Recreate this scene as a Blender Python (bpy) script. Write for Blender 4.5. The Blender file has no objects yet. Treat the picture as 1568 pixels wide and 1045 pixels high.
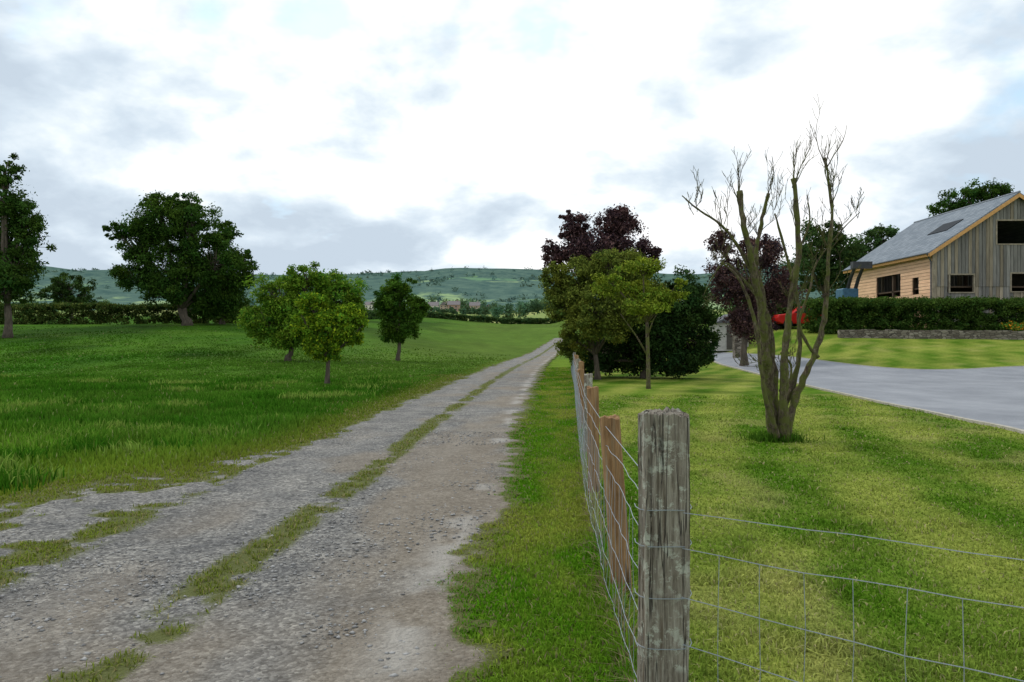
import bpy, math, random
import numpy as np
from mathutils import Vector
random.seed(3); rng=np.random.default_rng(7)
scene=bpy.context.scene
F=1220.0; CU=784.0; CV=522.0; CH=1.5

# ---------------------------------------------------------------- noise / terrain
def _h(ix,iy):
    s=np.sin(ix*127.1+iy*311.7)*43758.5453
    return s-np.floor(s)
def vnoise(x,y):
    x=np.asarray(x,float);y=np.asarray(y,float)
    ix=np.floor(x);iy=np.floor(y);fx=x-ix;fy=y-iy
    fx=fx*fx*(3-2*fx);fy=fy*fy*(3-2*fy)
    a=_h(ix,iy);b=_h(ix+1,iy);c=_h(ix,iy+1);d=_h(ix+1,iy+1)
    return (a*(1-fx)+b*fx)*(1-fy)+(c*(1-fx)+d*fx)*fy
def fbm(x,y,o=4):
    s=0;a=.5;t=0
    for i in range(o):
        s=s+a*vnoise(x*2**i+17.3*i,y*2**i+9.1*i);t+=a;a*=.5
    return s/t-.5
def ss(a,b,x):
    t=np.clip((np.asarray(x,float)-a)/(b-a),0,1);return t*t*(3-2*t)
def xr(y):
    y=np.asarray(y,float);return -0.4+0.03*y+0.0004*y**2-.07*ss(9,3,y)
FX=[(-5,.5),(2.93,.555),(4.72,.62),(7.5,.775),(11.4,1.05),(17,1.45),(24,1.98),(40,3.05),(60,4.7),(90,7.6)]
def xf(y): return np.interp(y,[p[0] for p in FX],[p[1] for p in FX])
def H(x,y):
    x=np.asarray(x,float);y=np.asarray(y,float)
    z=3.0*ss(30,84,y)*ss(3,-30,x)
    z=z+2.6*ss(30,62,y)*ss(9,20,x)
    z=z+6.3*ss(62,235,y)-.9*ss(90,200,y)*ss(3,-30,x)
    z=z+15*ss(225,600,y)
    m=ss(.5,6,np.abs(x-xr(np.clip(y,0,120))+1.2)-2.5)
    z=z+m*.35*fbm(x*.13,y*.13,3)*ss(.2,1,m)*np.where(x>0,.35,1.0)
    return z
def Hs(x,y): return float(H(x,y))
def P(u,v,Y): return Vector(((u-CU)/F*Y,Y,CH-(v-CV)/F*Y))
def ghit(u,v):
    Y=2.0
    while Y<900:
        p=P(u,v,Y)
        if p.z<=Hs(p.x,p.y): return p
        Y*=1.004
    return p

# ---------------------------------------------------------------- mesh helpers
def link(o,parent=None):
    scene.collection.objects.link(o)
    if parent: o.parent=parent
    return o
def empty(name,loc=(0,0,0)):
    e=bpy.data.objects.new(name,None);e.empty_display_size=.3;e.location=loc;link(e);return e
def fast_mesh(name,V,Fc,mat,col=None,parent=None,smooth=False):
    V=np.asarray(V,np.float32);Fc=np.asarray(Fc,np.int32)
    k=Fc.shape[1];me=bpy.data.meshes.new(name)
    me.vertices.add(len(V));me.vertices.foreach_set('co',V.ravel())
    me.loops.add(Fc.size);me.loops.foreach_set('vertex_index',Fc.ravel())
    me.polygons.add(len(Fc));me.polygons.foreach_set('loop_start',np.arange(0,Fc.size,k,dtype=np.int32))
    if smooth: me.polygons.foreach_set('use_smooth',np.ones(len(Fc),dtype=bool))
    me.update(calc_edges=True)
    if col is not None:
        a=me.color_attributes.new(name='col',type='FLOAT_COLOR',domain='POINT')
        c=np.ones((len(V),4),np.float32);c[:,:3]=col;a.data.foreach_set('color',c.ravel())
    me.materials.append(mat)
    o=bpy.data.objects.new(name,me)
    link(o)
    if parent is not None:
        o.parent=parent;o.location=-parent.location
    return o
class Geo:
    def __init__(s): s.v=[];s.f=[]
    def tube(s,pts,rad,n=6,cap=True):
        pts=[Vector(p) for p in pts];b=len(s.v);m=len(pts)
        prev=None
        for i,p in enumerate(pts):
            d=(pts[min(i+1,m-1)]-pts[max(i-1,0)])
            if d.length<1e-6: d=Vector((0,0,1))
            d.normalize()
            if prev is None:
                a=d.orthogonal().normalized()
            else:
                a=(prev-d*prev.dot(d))
                a=a.normalized() if a.length>1e-5 else d.orthogonal().normalized()
            prev=a;c=d.cross(a)
            r=rad[i] if hasattr(rad,'__len__') else rad
            for k in range(n):
                t=2*math.pi*k/n
                s.v.append(p+(a*math.cos(t)+c*math.sin(t))*r)
        for i in range(m-1):
            for k in range(n):
                s.f.append((b+i*n+k,b+i*n+(k+1)%n,b+(i+1)*n+(k+1)%n,b+(i+1)*n+k))
        if cap: s.f.append(tuple(b+(m-1)*n+k for k in range(n)));s.f.append(tuple(b+k for k in reversed(range(n))))
    def box(s,x0,x1,y0,y1,z0,z1):
        b=len(s.v)
        for z in (z0,z1):
            for x,y in((x0,y0),(x1,y0),(x1,y1),(x0,y1)): s.v.append(Vector((x,y,z)))
        for q in ((3,2,1,0),(4,5,6,7),(0,1,5,4),(1,2,6,5),(2,3,7,6),(3,0,4,7)): s.f.append(tuple(b+i for i in q))
    def prism(s,poly,axis_vec):
        b=len(s.v);n=len(poly);a=Vector(axis_vec)
        for p in poly: s.v.append(Vector(p))
        for p in poly: s.v.append(Vector(p)+a)
        s.f.append(tuple(b+i for i in range(n)));s.f.append(tuple(b+n+i for i in reversed(range(n))))
        for i in range(n): s.f.append((b+i,b+n+i,b+n+(i+1)%n,b+(i+1)%n))
    def obj(s,name,mat,parent=None,smooth=False):
        me=bpy.data.meshes.new(name);me.from_pydata([tuple(v) for v in s.v],[],s.f);me.update()
        if smooth:
            for p in me.polygons:p.use_smooth=True
        me.materials.append(mat);o=bpy.data.objects.new(name,me);link(o)
        if parent: o.parent=parent;o.location=-parent.location
        return o

# ---------------------------------------------------------------- materials
def mat(name):
    m=bpy.data.materials.new(name);m.use_nodes=True
    nt=m.node_tree;b=nt.nodes['Principled BSDF'];b.inputs['Specular IOR Level'].default_value=.25
    return m,nt,b
def N(nt,t,**kw):
    n=nt.nodes.new(t)
    for k,v in kw.items(): setattr(n,k,v)
    return n
def pos(nt,scale=(1,1,1)):
    g=N(nt,'ShaderNodeNewGeometry');mp=N(nt,'ShaderNodeMapping');mp.inputs['Scale'].default_value=scale
    nt.links.new(g.outputs['Position'],mp.inputs['Vector']);return mp.outputs[0]
def noise(nt,vec,scale,detail=5,rough=.6,dist=0):
    n=N(nt,'ShaderNodeTexNoise');n.inputs['Scale'].default_value=scale;n.inputs['Detail'].default_value=detail
    n.inputs['Roughness'].default_value=rough;n.inputs['Distortion'].default_value=dist
    nt.links.new(vec,n.inputs['Vector']);return n.outputs['Fac']
def ramp(nt,fac,stops):
    r=N(nt,'ShaderNodeValToRGB');e=r.color_ramp.elements
    while len(e)<len(stops): e.new(.5)
    for i,(p,c) in enumerate(stops):
        e[i].position=p;e[i].color=(c[0],c[1],c[2],1) if hasattr(c,'__len__') else (c,c,c,1)
    nt.links.new(fac,r.inputs[0]);return r.outputs[0]
def mixc(nt,f,a,b,mode='MIX'):
    m=N(nt,'ShaderNodeMix',data_type='RGBA',blend_type=mode)
    for s,v in ((0,f),(6,a),(7,b)):
        if isinstance(v,bpy.types.NodeSocket): nt.links.new(v,m.inputs[s])
        elif hasattr(v,'__len__'): m.inputs[s].default_value=(v[0],v[1],v[2],1)
        else: m.inputs[s].default_value=v
    return m.outputs[2]
def bump(nt,b,h,strength=.5,dist=.02):
    n=N(nt,'ShaderNodeBump');n.inputs['Strength'].default_value=strength;n.inputs['Distance'].default_value=dist
    nt.links.new(h,n.inputs['Height']);nt.links.new(n.outputs[0],b.inputs['Normal'])
def math_(nt,op,a,b=None):
    m=N(nt,'ShaderNodeMath',operation=op)
    for i,v in ((0,a),(1,b)):
        if v is None: continue
        if isinstance(v,bpy.types.NodeSocket): nt.links.new(v,m.inputs[i])
        else: m.inputs[i].default_value=v
    return m.outputs[0]

def leafmat(name,trans=.3):
    m=bpy.data.materials.new(name);m.use_nodes=True;nt=m.node_tree;nt.nodes.clear()
    o=N(nt,'ShaderNodeOutputMaterial');a=N(nt,'ShaderNodeAttribute',attribute_name='col')
    d=N(nt,'ShaderNodeBsdfDiffuse');t=N(nt,'ShaderNodeBsdfTranslucent');mx=N(nt,'ShaderNodeMixShader');mx.inputs[0].default_value=trans
    nt.links.new(a.outputs['Color'],d.inputs[0]);nt.links.new(a.outputs['Color'],t.inputs[0])
    nt.links.new(d.outputs[0],mx.inputs[1]);nt.links.new(t.outputs[0],mx.inputs[2]);nt.links.new(mx.outputs[0],o.inputs[0]);return m
LEAF=leafmat('leaf',.3);BLADE=leafmat('grass_blade',.3)

def simple(name,c,rough=.8,var=.3,scale=5,stretch=(1,1,1),bs=0,bd=.02):
    m,nt,b=mat(name);p=pos(nt,stretch);f=noise(nt,p,scale,5,.65)
    lo=[x*(1-var) for x in c];hi=[min(1,x*(1+var)) for x in c]
    nt.links.new(ramp(nt,f,[(.3,lo),(.7,hi)]),b.inputs['Base Color']);b.inputs['Roughness'].default_value=rough
    if bs: bump(nt,b,f,bs,bd)
    return m
BARK=simple('bark',(.10,.08,.06),.95,.5,8,(1,1,.3),.8,.04)
m,nt,b=mat('mossy_bark');p=pos(nt,(1,1,.35));f=noise(nt,p,26,6,.75);f2=noise(nt,pos(nt),6,5,.7)
c=ramp(nt,f,[(.32,(.025,.018,.012)),(.5,(.10,.075,.05)),(.62,(.19,.155,.10)),(.75,(.36,.32,.24))])
c=mixc(nt,ramp(nt,f2,[(.43,0),(.56,.85)]),c,(.11,.125,.025));nt.links.new(c,b.inputs['Base Color']);b.inputs['Roughness'].default_value=.95;bump(nt,b,f,1,.03);MOSSBARK=m

# ground material
gm,nt,b=mat('grassland')
at=N(nt,'ShaderNodeAttribute',attribute_name='col')
n1=noise(nt,pos(nt),.6,4,.65);n2=noise(nt,pos(nt),9,4,.7);n3=noise(nt,pos(nt),60,2,.7)
v=mixc(nt,1,at.outputs['Color'],ramp(nt,n1,[(.3,(.74,.76,.66)),(.7,(1.2,1.15,1.2))]),'MULTIPLY')
v=mixc(nt,1,v,ramp(nt,n2,[(.3,(.68,.70,.6)),(.7,(1.25,1.2,1.25))]),'MULTIPLY')
v=mixc(nt,1,v,ramp(nt,n3,[(.3,(.65,.65,.6)),(.7,(1.3,1.3,1.3))]),'MULTIPLY')
nt.links.new(v,b.inputs['Base Color']);b.inputs['Roughness'].default_value=1;b.inputs['Specular IOR Level'].default_value=.03
bump(nt,b,n2,.6,.06)

def stripe(x,y):
    q=x-.16*y-.004*y*y
    return np.sin(q*2*np.pi/1.7+3.6*fbm(x*.3,y*.22,3))
def lawncol(x,y):
    x=np.asarray(x,float);y=np.asarray(y,float)
    s=.5+.5*np.tanh(1.8*stripe(x,y))
    s=np.clip(s*.72+1.2*fbm(x*.7,y*.45,4)+1.2*fbm(x*2.5+8,y*1.6,3)+.12,0,1)[...,None]
    dark=np.array([.072,.158,.010]);lite=np.array([.24,.285,.055])
    c=dark*(1-s)+lite*s
    st=np.clip(ss(.12,.28,fbm(x*1.3+31,y*.9,4)),0,1)[...,None]*.5
    return c*(1-st)+np.array([.33,.32,.11])*st
def meadcol(x,y):
    n=fbm(x*.25,y*.18,4)[...,None];m=np.clip(.5+2.2*n,0,1)
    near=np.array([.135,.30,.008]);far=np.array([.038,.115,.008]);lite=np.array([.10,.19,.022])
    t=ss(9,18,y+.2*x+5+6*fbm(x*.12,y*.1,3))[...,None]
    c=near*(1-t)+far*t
    c=c*(1-.45*m)+lite*.45*m
    dk=(ss(.02,.2,fbm(x*.11+5,y*.06+2,3))*ss(20,30,y)*.45)[...,None]
    c=c*(1-dk)
    c=c*(1+.35*fbm(x*.9,y*.45,4)*2)[...,None]
    t2=(ss(-22,-2,x)*ss(24,50,y)*.65)[...,None]
    c=c*(1-t2)+np.array([.115,.185,.03])*t2*(1+.5*fbm(x*.3+4,y*.12,4))[...,None]
    return c

def side(L,n,k): 
    t=np.linspace(0,1,n);return np.sinh(k*t)/np.sinh(k)*L
xs=np.concatenate([-side(2500,190,6.4)[::-1][:-1],side(2500,190,6.4)])
ys=np.concatenate([-side(200,40,4)[::-1][:-1],side(1500,330,5)])
X,Y=np.meshgrid(xs,ys);Z=H(X,Y)
nx,ny=len(xs),len(ys)
V=np.stack([X,Y,Z],-1).reshape(-1,3)
idx=np.arange(nx*ny).reshape(ny,nx)
Q=np.stack([idx[:-1,:-1],idx[:-1,1:],idx[1:,1:],idx[1:,:-1]],-1).reshape(-1,4)
x,y=V[:,0],V[:,1]
lw=(ss(-.1,.1,x-xf(np.clip(y,-5,90)))*ss(75,60,y))[:,None]
vw=(ss(0,.2,x-xr(np.clip(y,-5,100)))*ss(75,60,y))[:,None]
c=meadcol(x,y)
verge=np.array([.13,.215,.02])*(1+.6*fbm(x*1.5,y,3)[:,None])
c=c*(1-vw)+verge*vw
c=c*(1-lw)+lawncol(x,y)*lw
f=ss(236,262,y+.25*np.abs(x))[:,None]
patch=_h(np.floor(x/140+.3*y/200),np.floor(y/110))[:,None]
fc=np.array([.33,.36,.14])*(1-patch)+np.array([.15,.25,.07])*patch
c=c*(1-f)+fc*f
fast_mesh('ground',V,Q,gm,c,smooth=True)

# ---------------------------------------------------------------- hills
hm,nt,b=mat('hill_fields');p=pos(nt,(1,1,1.0))  # field and wood colours carry distance haze as pale bluish base tones
dn=N(nt,'ShaderNodeTexNoise');dn.inputs['Scale'].default_value=.006;nt.links.new(p,dn.inputs['Vector'])
off=N(nt,'ShaderNodeVectorMath',operation='MULTIPLY_ADD');nt.links.new(dn.outputs['Color'],off.inputs[0]);off.inputs[1].default_value=(140,140,0);nt.links.new(p,off.inputs[2])
mp=N(nt,'ShaderNodeMapping');mp.inputs['Scale'].default_value=(1,.55,.0);nt.links.new(off.outputs[0],mp.inputs[0])
vo=N(nt,'ShaderNodeTexVoronoi');vo.inputs['Scale'].default_value=.0085;nt.links.new(mp.outputs[0],vo.inputs['Vector'])
sep=N(nt,'ShaderNodeSeparateColor');nt.links.new(vo.outputs['Color'],sep.inputs[0])
field=ramp(nt,sep.outputs[0],[(.1,(.14,.25,.14)),(.4,(.20,.32,.15)),(.65,(.28,.37,.19)),(.95,(.15,.24,.15))])
ve=N(nt,'ShaderNodeTexVoronoi',feature='DISTANCE_TO_EDGE');ve.inputs['Scale'].default_value=.0085;nt.links.new(mp.outputs[0],ve.inputs['Vector'])
nn=noise(nt,p,.03,4,.75)
edge=math_(nt,'ADD',ve.outputs['Distance'],math_(nt,'MULTIPLY',math_(nt,'SUBTRACT',nn,.5),.22))
wood=mixc(nt,ramp(nt,nn,[(.35,0),(.65,1)]),(.055,.105,.095),(.115,.18,.14))
field=mixc(nt,ramp(nt,edge,[(.03,1),(.07,0)]),field,wood)
wd=noise(nt,p,.0042,5,.62)
g=N(nt,'ShaderNodeNewGeometry');sp=N(nt,'ShaderNodeSeparateXYZ');nt.links.new(g.outputs['Position'],sp.inputs[0])
wd2=math_(nt,'ADD',wd,math_(nt,'MULTIPLY',sp.outputs[2],.0009))
field=mixc(nt,ramp(nt,wd2,[(.53,0),(.57,1)]),field,wood)
nt.links.new(field,b.inputs['Base Color']);b.inputs['Roughness'].default_value=1;b.inputs['Specular IOR Level'].default_value=0
hx=np.linspace(-6000,6000,260);hy=np.linspace(650,5200,130)
X,Y=np.meshgrid(hx,hy)
crest=216+35*fbm(X/900,Y/3000+3,3)*2
prof=ss(750,2700,Y)**.85
Z=12+crest*prof*(1+.45*fbm(X/500+5,Y/420,4))+25*fbm(X/300,Y/250,3)*ss(900,1400,Y)
Z=Z-2*ss(900,700,Y)
idx=np.arange(X.size).reshape(X.shape)
Q=np.stack([idx[:-1,:-1],idx[:-1,1:],idx[1:,1:],idx[1:,:-1]],-1).reshape(-1,4)
HV=np.stack([X,Y,Z],-1)
fast_mesh('hills',HV.reshape(-1,3),Q,hm,smooth=True)

# ---------------------------------------------------------------- gravel track
def gmask(x,y):
    t=x-xr(y);n=fbm(x*1.6,y*1.1,4);n2=fbm(x*5+40,y*5,3)
    right=ss(-.16,.12,t+.4*n+.5*n2)
    ext=1.7*ss(12.5,7,y)
    left=ss(.14,-.18,t+2.8+ext+.6*n+.55*n2)
    mid=np.exp(-((t+1.52+.22*n)/.19)**2)*ss(-.42,.06,n+.9*n2+.04)*1.12
    rough=ss(.1,-.15,t+2.85+.5*n)*ss(-.16,.14,n+.9*n2+.04)*.95
    strip=np.exp(-((t+3.0)/.28)**2)*ss(9.5,6,y)*ss(-.35,.0,n+n2)
    return np.clip(np.maximum.reduce([right,left,mid,rough,strip]),0,1)
ty=np.concatenate([np.arange(-4,2,.3),np.arange(2,14,.055),np.arange(14,30,.14),np.arange(30,60,.4),np.arange(60,125,1.2)])
tt=np.arange(-5.6,.5,.05)
T,Y=np.meshgrid(tt,ty);X=T+xr(Y);G=gmask(X,Y)
Z=H(X,Y)+.006+.0006*np.maximum(Y,0)+.022*np.clip(fbm(X*2,Y*1.5,4)+.5,0,1)*(1-.8*G)
idx=np.arange(X.size).reshape(X.shape)
Q=np.stack([idx[:-1,:-1],idx[:-1,1:],idx[1:,1:],idx[1:,:-1]],-1).reshape(-1,4)
Tm=T.ravel()[Q].mean(1);Ym=Y.ravel()[Q].mean(1)
keep=(G.ravel()[Q].min(1)<.96)|((Tm<-.4)&(Tm>np.where(Ym<11,-4.2,-2.7)))
n=fbm(X*1.1+9,Y*.6,4)
dirt=np.clip(ss(-1.2,-.2,T)*.9*ss(-.25,.1,n+.05)+.8*ss(-.05,.15,n)*ss(-2.9,-1.8,T),0,1)
wheel=np.exp(-((T+.75)/.22)**2)+np.exp(-((T+2.2)/.22)**2)
dust=np.clip(np.exp(-((T+.2)/.15)**2)*ss(-.0,.14,fbm(X*2.4,Y*1.6+5,5))*.95+.16*wheel*ss(-.2,.15,fbm(X*3+3,Y*.5,4)),0,1)
tm,nt,b=mat('gravel');at=N(nt,'ShaderNodeAttribute',attribute_name='col');sc=N(nt,'ShaderNodeSeparateColor');nt.links.new(at.outputs['Color'],sc.inputs[0])
n0=noise(nt,pos(nt),1.6,5,.7);na=noise(nt,pos(nt),16,5,.78);nb=noise(nt,pos(nt),90,3,.8)
vo=N(nt,'ShaderNodeTexVoronoi');vo.inputs['Scale'].default_value=48;nt.links.new(pos(nt),vo.inputs['Vector'])
vs=N(nt,'ShaderNodeSeparateColor');nt.links.new(vo.outputs['Color'],vs.inputs[0])
gr=ramp(nt,na,[(.28,(.115,.11,.103)),(.5,(.22,.213,.20)),(.72,(.33,.32,.30))])
st=ramp(nt,vs.outputs[0],[(0,(.5,.5,.51)),(.6,(1.0,1.0,1.0)),(1,(1.6,1.58,1.54))])
gr=mixc(nt,1,gr,st,'MULTIPLY')
gr=mixc(nt,1,gr,ramp(nt,n0,[(.32,(.62,.63,.65)),(.68,(1.25,1.23,1.18))]),'MULTIPLY')
dd=mixc(nt,na,(.11,.085,.055),(.37,.30,.215))
gr=mixc(nt,math_(nt,'MULTIPLY',sc.outputs[1],.65),gr,dd)
gr=mixc(nt,math_(nt,'MULTIPLY',sc.outputs[2],.75),gr,mixc(nt,na,(.24,.22,.19),(.60,.57,.52)))
ga=math_(nt,'ADD',sc.outputs[0],math_(nt,'MULTIPLY',math_(nt,'SUBTRACT',nb,.5),1.3))
gr=mixc(nt,ramp(nt,ga,[(.35,0),(.65,1)]),gr,mixc(nt,nb,(.05,.065,.015),(.17,.18,.05)))
nt.links.new(gr,b.inputs['Base Color']);b.inputs['Roughness'].default_value=.95
hh=math_(nt,'ADD',math_(nt,'MULTIPLY',vo.outputs['Distance'],-.6),math_(nt,'MULTIPLY',na,1.6));bump(nt,b,hh,.9,.025)
fast_mesh('gravel_track',np.stack([X,Y,Z],-1).reshape(-1,3),Q[keep],tm,np.stack([G,dirt,np.clip(dust,0,1)],-1).reshape(-1,3),smooth=True)

ico_v=np.array([(0,0,1),(.9,0,.2),(.28,.85,.25),(-.75,.5,.15),(-.7,-.55,.2),(.3,-.85,.2),(0,0,-.5)])
ico_f=np.array([(0,1,2),(0,2,3),(0,3,4),(0,4,5),(0,5,1),(6,2,1),(6,3,2),(6,4,3),(6,5,4),(6,1,5)])
ns=26000
yy=np.exp(rng.uniform(np.log(2.6),np.log(13),ns));t=rng.uniform(-4.6,.0,ns);xx=t+xr(yy)
dens=fbm(xx*1.2+3,yy*1.2,3);k=(gmask(xx,yy)<.6)&(rng.random(ns)<ss(-.1,.22,dens)+.08);xx,yy=xx[k],yy[k];ns=len(xx)
sz=.004+.018*rng.random(ns)**5+.002*yy/5
ang=rng.uniform(0,6.28,ns);sq=rng.uniform(.6,1.3,(ns,7,1))
vv=ico_v[None]*sq*sz[:,None,None]*np.stack([np.ones(ns),rng.uniform(.6,1,ns),rng.uniform(.35,.7,ns)],-1)[:,None,:]
ca,sa=np.cos(ang)[:,None],np.sin(ang)[:,None]
vx=vv[...,0]*ca-vv[...,1]*sa+xx[:,None];vy=vv[...,0]*sa+vv[...,1]*ca+yy[:,None];vz=vv[...,2]+(H(xx,yy)+.018+.0006*yy)[:,None]
sm_,nt,b=mat('stone');at=N(nt,'ShaderNodeAttribute',attribute_name='col');nt.links.new(at.outputs['Color'],b.inputs['Base Color']);b.inputs['Roughness'].default_value=.9
cc=np.repeat(rng.uniform(.15,.42,ns)[:,None],7,0).reshape(-1,1)*np.array([1,.97,.93])
fast_mesh('loose_gravel',np.stack([vx,vy,vz],-1).reshape(-1,3),(ico_f[None]+7*np.arange(ns)[:,None,None]).reshape(-1,3),sm_,cc)

# ---------------------------------------------------------------- driveway with kerb
near=[(1800,742),(1568,664),(1480,645),(1400,628),(1320,611),(1250,595),(1190,580),(1140,568),(1100,557),(1085,548)]
far=[(1085,543),(1110,541),(1160,543),(1220,548),(1280,556),(1340,563),(1410,567),(1480,566),(1568,562),(1800,556)]
def smooth_poly(pts):
    out=[]
    for i in range(len(pts)-1):
        p0=pts[max(i-1,0)];p1=pts[i];p2=pts[i+1];p3=pts[min(i+2,len(pts)-1)]
        for k in range(6):
            t=k/6;out.append(.5*((2*p1)+(p2-p0)*t+(2*p0-5*p1+4*p2-p3)*t*t+(3*p1-p0-3*p2+p3)*t**3))
    out.append(pts[-1]);return out
nearw=smooth_poly([ghit(*p) for p in near]);farw=smooth_poly([ghit(*p) for p in far])[::-1]
def resamp(pl,n):
    a=np.array([(p.x,p.y) for p in pl]);d=np.r_[0,np.cumsum(np.hypot(*np.diff(a,axis=0).T))];t=np.linspace(0,d[-1],n)
    return np.stack([np.interp(t,d,a[:,0]),np.interp(t,d,a[:,1])],-1)
A=resamp(nearw,90);B=resamp(farw,90)
w=np.linspace(0,1,60)[None,:,None];G2=A[:,None,:]*(1-w)+B[:,None,:]*w
Z=H(G2[...,0],G2[...,1])+.02+.0004*G2[...,1]
idx=np.arange(Z.size).reshape(Z.shape)
Q=np.stack([idx[:-1,:-1],idx[1:,:-1],idx[1:,1:],idx[:-1,1:]],-1).reshape(-1,4)
am,nt,b=mat('asphalt');f=noise(nt,pos(nt,(1,.6,1)),.5,5,.7);f2=noise(nt,pos(nt),90,2,.8)
c=mixc(nt,1,ramp(nt,f,[(.35,(.19,.20,.22)),(.65,(.29,.30,.32))]),ramp(nt,f2,[(.3,(.7,.7,.7)),(.7,(1.25,1.25,1.25))]),'MULTIPLY')
nt.links.new(c,b.inputs['Base Color']);b.inputs['Roughness'].default_value=.75;bump(nt,b,f2,.3,.01)
fast_mesh('driveway',np.concatenate([G2,Z[...,None]],-1).reshape(-1,3),Q[:,::-1],am,smooth=True)
KERB=simple('kerb_stone',(.40,.37,.3),.9,.3,12,bs=.3)
for pl in (A,B):
    g=Geo();pts=[Vector((q[0],q[1],Hs(q[0],q[1])+.03)) for q in pl]
    for i in range(len(pts)-1):
        a,bq=pts[i],pts[i+1];d=(bq-a).normalized();nrm=Vector((-d.y,d.x,0))*.05
        g.prism([a+nrm+Vector((0,0,-.1)),a-nrm+Vector((0,0,-.1)),a-nrm+Vector((0,0,.02)),a+nrm+Vector((0,0,.02))],(bq-a)*.97)
    g.obj('kerb',KERB)

# ---------------------------------------------------------------- grass blades
def blades(name,x,y,h,w,col,lean=.35,z0=0):
    n=len(x);z=H(x,y)+z0;a=rng.uniform(0,2*np.pi,n);d=np.stack([np.cos(a),np.sin(a)],-1)
    la=rng.uniform(0,2*np.pi,n);L=np.abs(rng.normal(0,lean,n))*h
    lx,ly=np.cos(la)*L,np.sin(la)*L
    base=np.stack([x,y,z-.01],-1)
    wv=np.stack([d[:,0]*w,d[:,1]*w,np.zeros(n)],-1)
    mid=base+np.stack([lx*.35,ly*.35,h*.6],-1);tip=base+np.stack([lx,ly,h*np.clip(1-.3*L/h,.4,1)],-1)
    V=np.stack([base-wv,base+wv,mid+wv*.75,mid-wv*.75,tip],1)
    i=np.arange(n)[:,None]*5
    Fc=np.concatenate([i+np.array([0,1,2]),i+np.array([0,2,3]),i+np.array([3,2,4])])
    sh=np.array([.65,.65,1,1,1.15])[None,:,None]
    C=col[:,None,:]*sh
    return V.reshape(-1,3),Fc,C.reshape(-1,3)
def put(name,parts):
    Vs=[];Fs=[];Cs=[];o=0
    for V,Fc,C in parts: Vs.append(V);Fs.append(Fc+o);Cs.append(C);o+=len(V)
    return fast_mesh(name,np.concatenate(Vs),np.concatenate(Fs),BLADE,np.concatenate(Cs))
BR_=1.25
n=190000
y=np.exp(rng.uniform(np.log(4.5),np.log(75),n));lo=-(.72*y+3);hi=xr(y)-2.7
x=lo+(hi-lo)*rng.random(n)
g=gmask(x,y);t=x-xr(y);k=(t<-2.8)&(rng.random(n)<g**1.5)&(rng.random(n)<ss(75,35,y)+.1);k&=~((t>-5.5)&(y<9)&(g<.9));x,y,t=x[k],y[k],t[k]
dd=ss(-2.8-1.7*1,-6.5,t)*ss(13,7,y)+ss(-2.8,-4.2,t)*ss(7,13,y)
h=(.04+(.12+.14*fbm(x*.5,y*.5,3)*2)*np.clip(dd,0,1))*rng.uniform(.55,1.2,len(x))*(1-.45*ss(13,30,y))
c=meadcol(x,y)*rng.uniform(.7,1.4,(len(x),1))*BR_
edge=(1-np.clip(dd,0,1))[:,None]
c=c*(1-edge*.75)+np.array([.27,.29,.04])*edge*.75
dry=(rng.random(len(x))<.02);c[dry]=np.array([.30,.32,.12])*rng.uniform(.6,1.2,(dry.sum(),1))
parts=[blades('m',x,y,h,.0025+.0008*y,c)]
for _ in range(120):
    cy=math.exp(random.uniform(math.log(7.5),math.log(34)));cx=random.uniform(-.7*cy,float(xr(cy))-4.2)
    if cx-float(xr(cy))>-5 and cy<10: continue
    m_=int(130);r=.12+.03*cy*.3
    x=rng.normal(cx,r,m_);y=rng.normal(cy,r,m_);cl=np.array([.05,.16,.010]) if random.random()<.7 else np.array([.20,.30,.05])
    parts.append(blades('t',x,y,rng.uniform(.1,.24,m_),np.full(m_,.006+.0005*cy),cl*rng.uniform(.6,1.3,(m_,1)),.5))
put('meadow_grass',parts)
n=210000
y=np.exp(rng.uniform(np.log(2.0),np.log(22),n));x=xf(y)+(.75*y+1.5-xf(y))*rng.random(n)
ax=np.interp(y,A[:,1],A[:,0],left=50);k=x<ax-.05;x,y=x[k],y[k]
c=lawncol(x,y)*rng.uniform(.7,1.4,(len(x),1))*BR_;dry=rng.random(len(x))<.08;c[dry]=np.array([.42,.38,.18])*rng.uniform(.6,1.2,(dry.sum(),1))
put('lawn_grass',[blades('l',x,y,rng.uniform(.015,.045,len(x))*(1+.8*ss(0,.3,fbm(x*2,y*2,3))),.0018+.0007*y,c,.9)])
n=120000
y=np.exp(rng.uniform(np.log(2.4),np.log(45),n));wd=xf(y)-xr(y)+.3
x=xr(y)-.3+wd*rng.random(n);g=gmask(x,y);k=rng.random(n)<g**1.6;x,y=x[k],y[k]
pn=fbm(x*1.8,y*.9,4)[:,None];m=np.clip(.5+3.2*pn,0,1)
c=(np.array([.09,.225,.010])*(1-m)+np.array([.25,.29,.045])*m)*rng.uniform(.65,1.35,(len(x),1))*1.1
fd=np.exp(-((x-xf(y))/.10)**2)
ed=np.exp(-((x-xr(y))/.2)**2)
dry=rng.random(len(x))<.08+.35*fd+.2*ed;c[dry]=np.array([.30,.25,.13])*rng.uniform(.6,1.2,(dry.sum(),1))
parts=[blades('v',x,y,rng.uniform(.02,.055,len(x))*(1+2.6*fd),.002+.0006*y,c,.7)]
n=9000
s=rng.random(n)*3;x=.555+.745*s+rng.normal(0,.06,n);y=2.93-.66*s+rng.normal(0,.06,n)
parts.append(blades('v2',x,y,rng.uniform(.04,.12,n),np.full(n,.003),np.array([.2,.25,.06])*rng.uniform(.6,1.6,(n,1)),.8))
put('verge_grass',parts)
n=220000
y=np.exp(rng.uniform(np.log(2.4),np.log(35),n));t=rng.uniform(-4.7,-1.0,n);x=t+xr(y);g=gmask(x,y)
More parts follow.
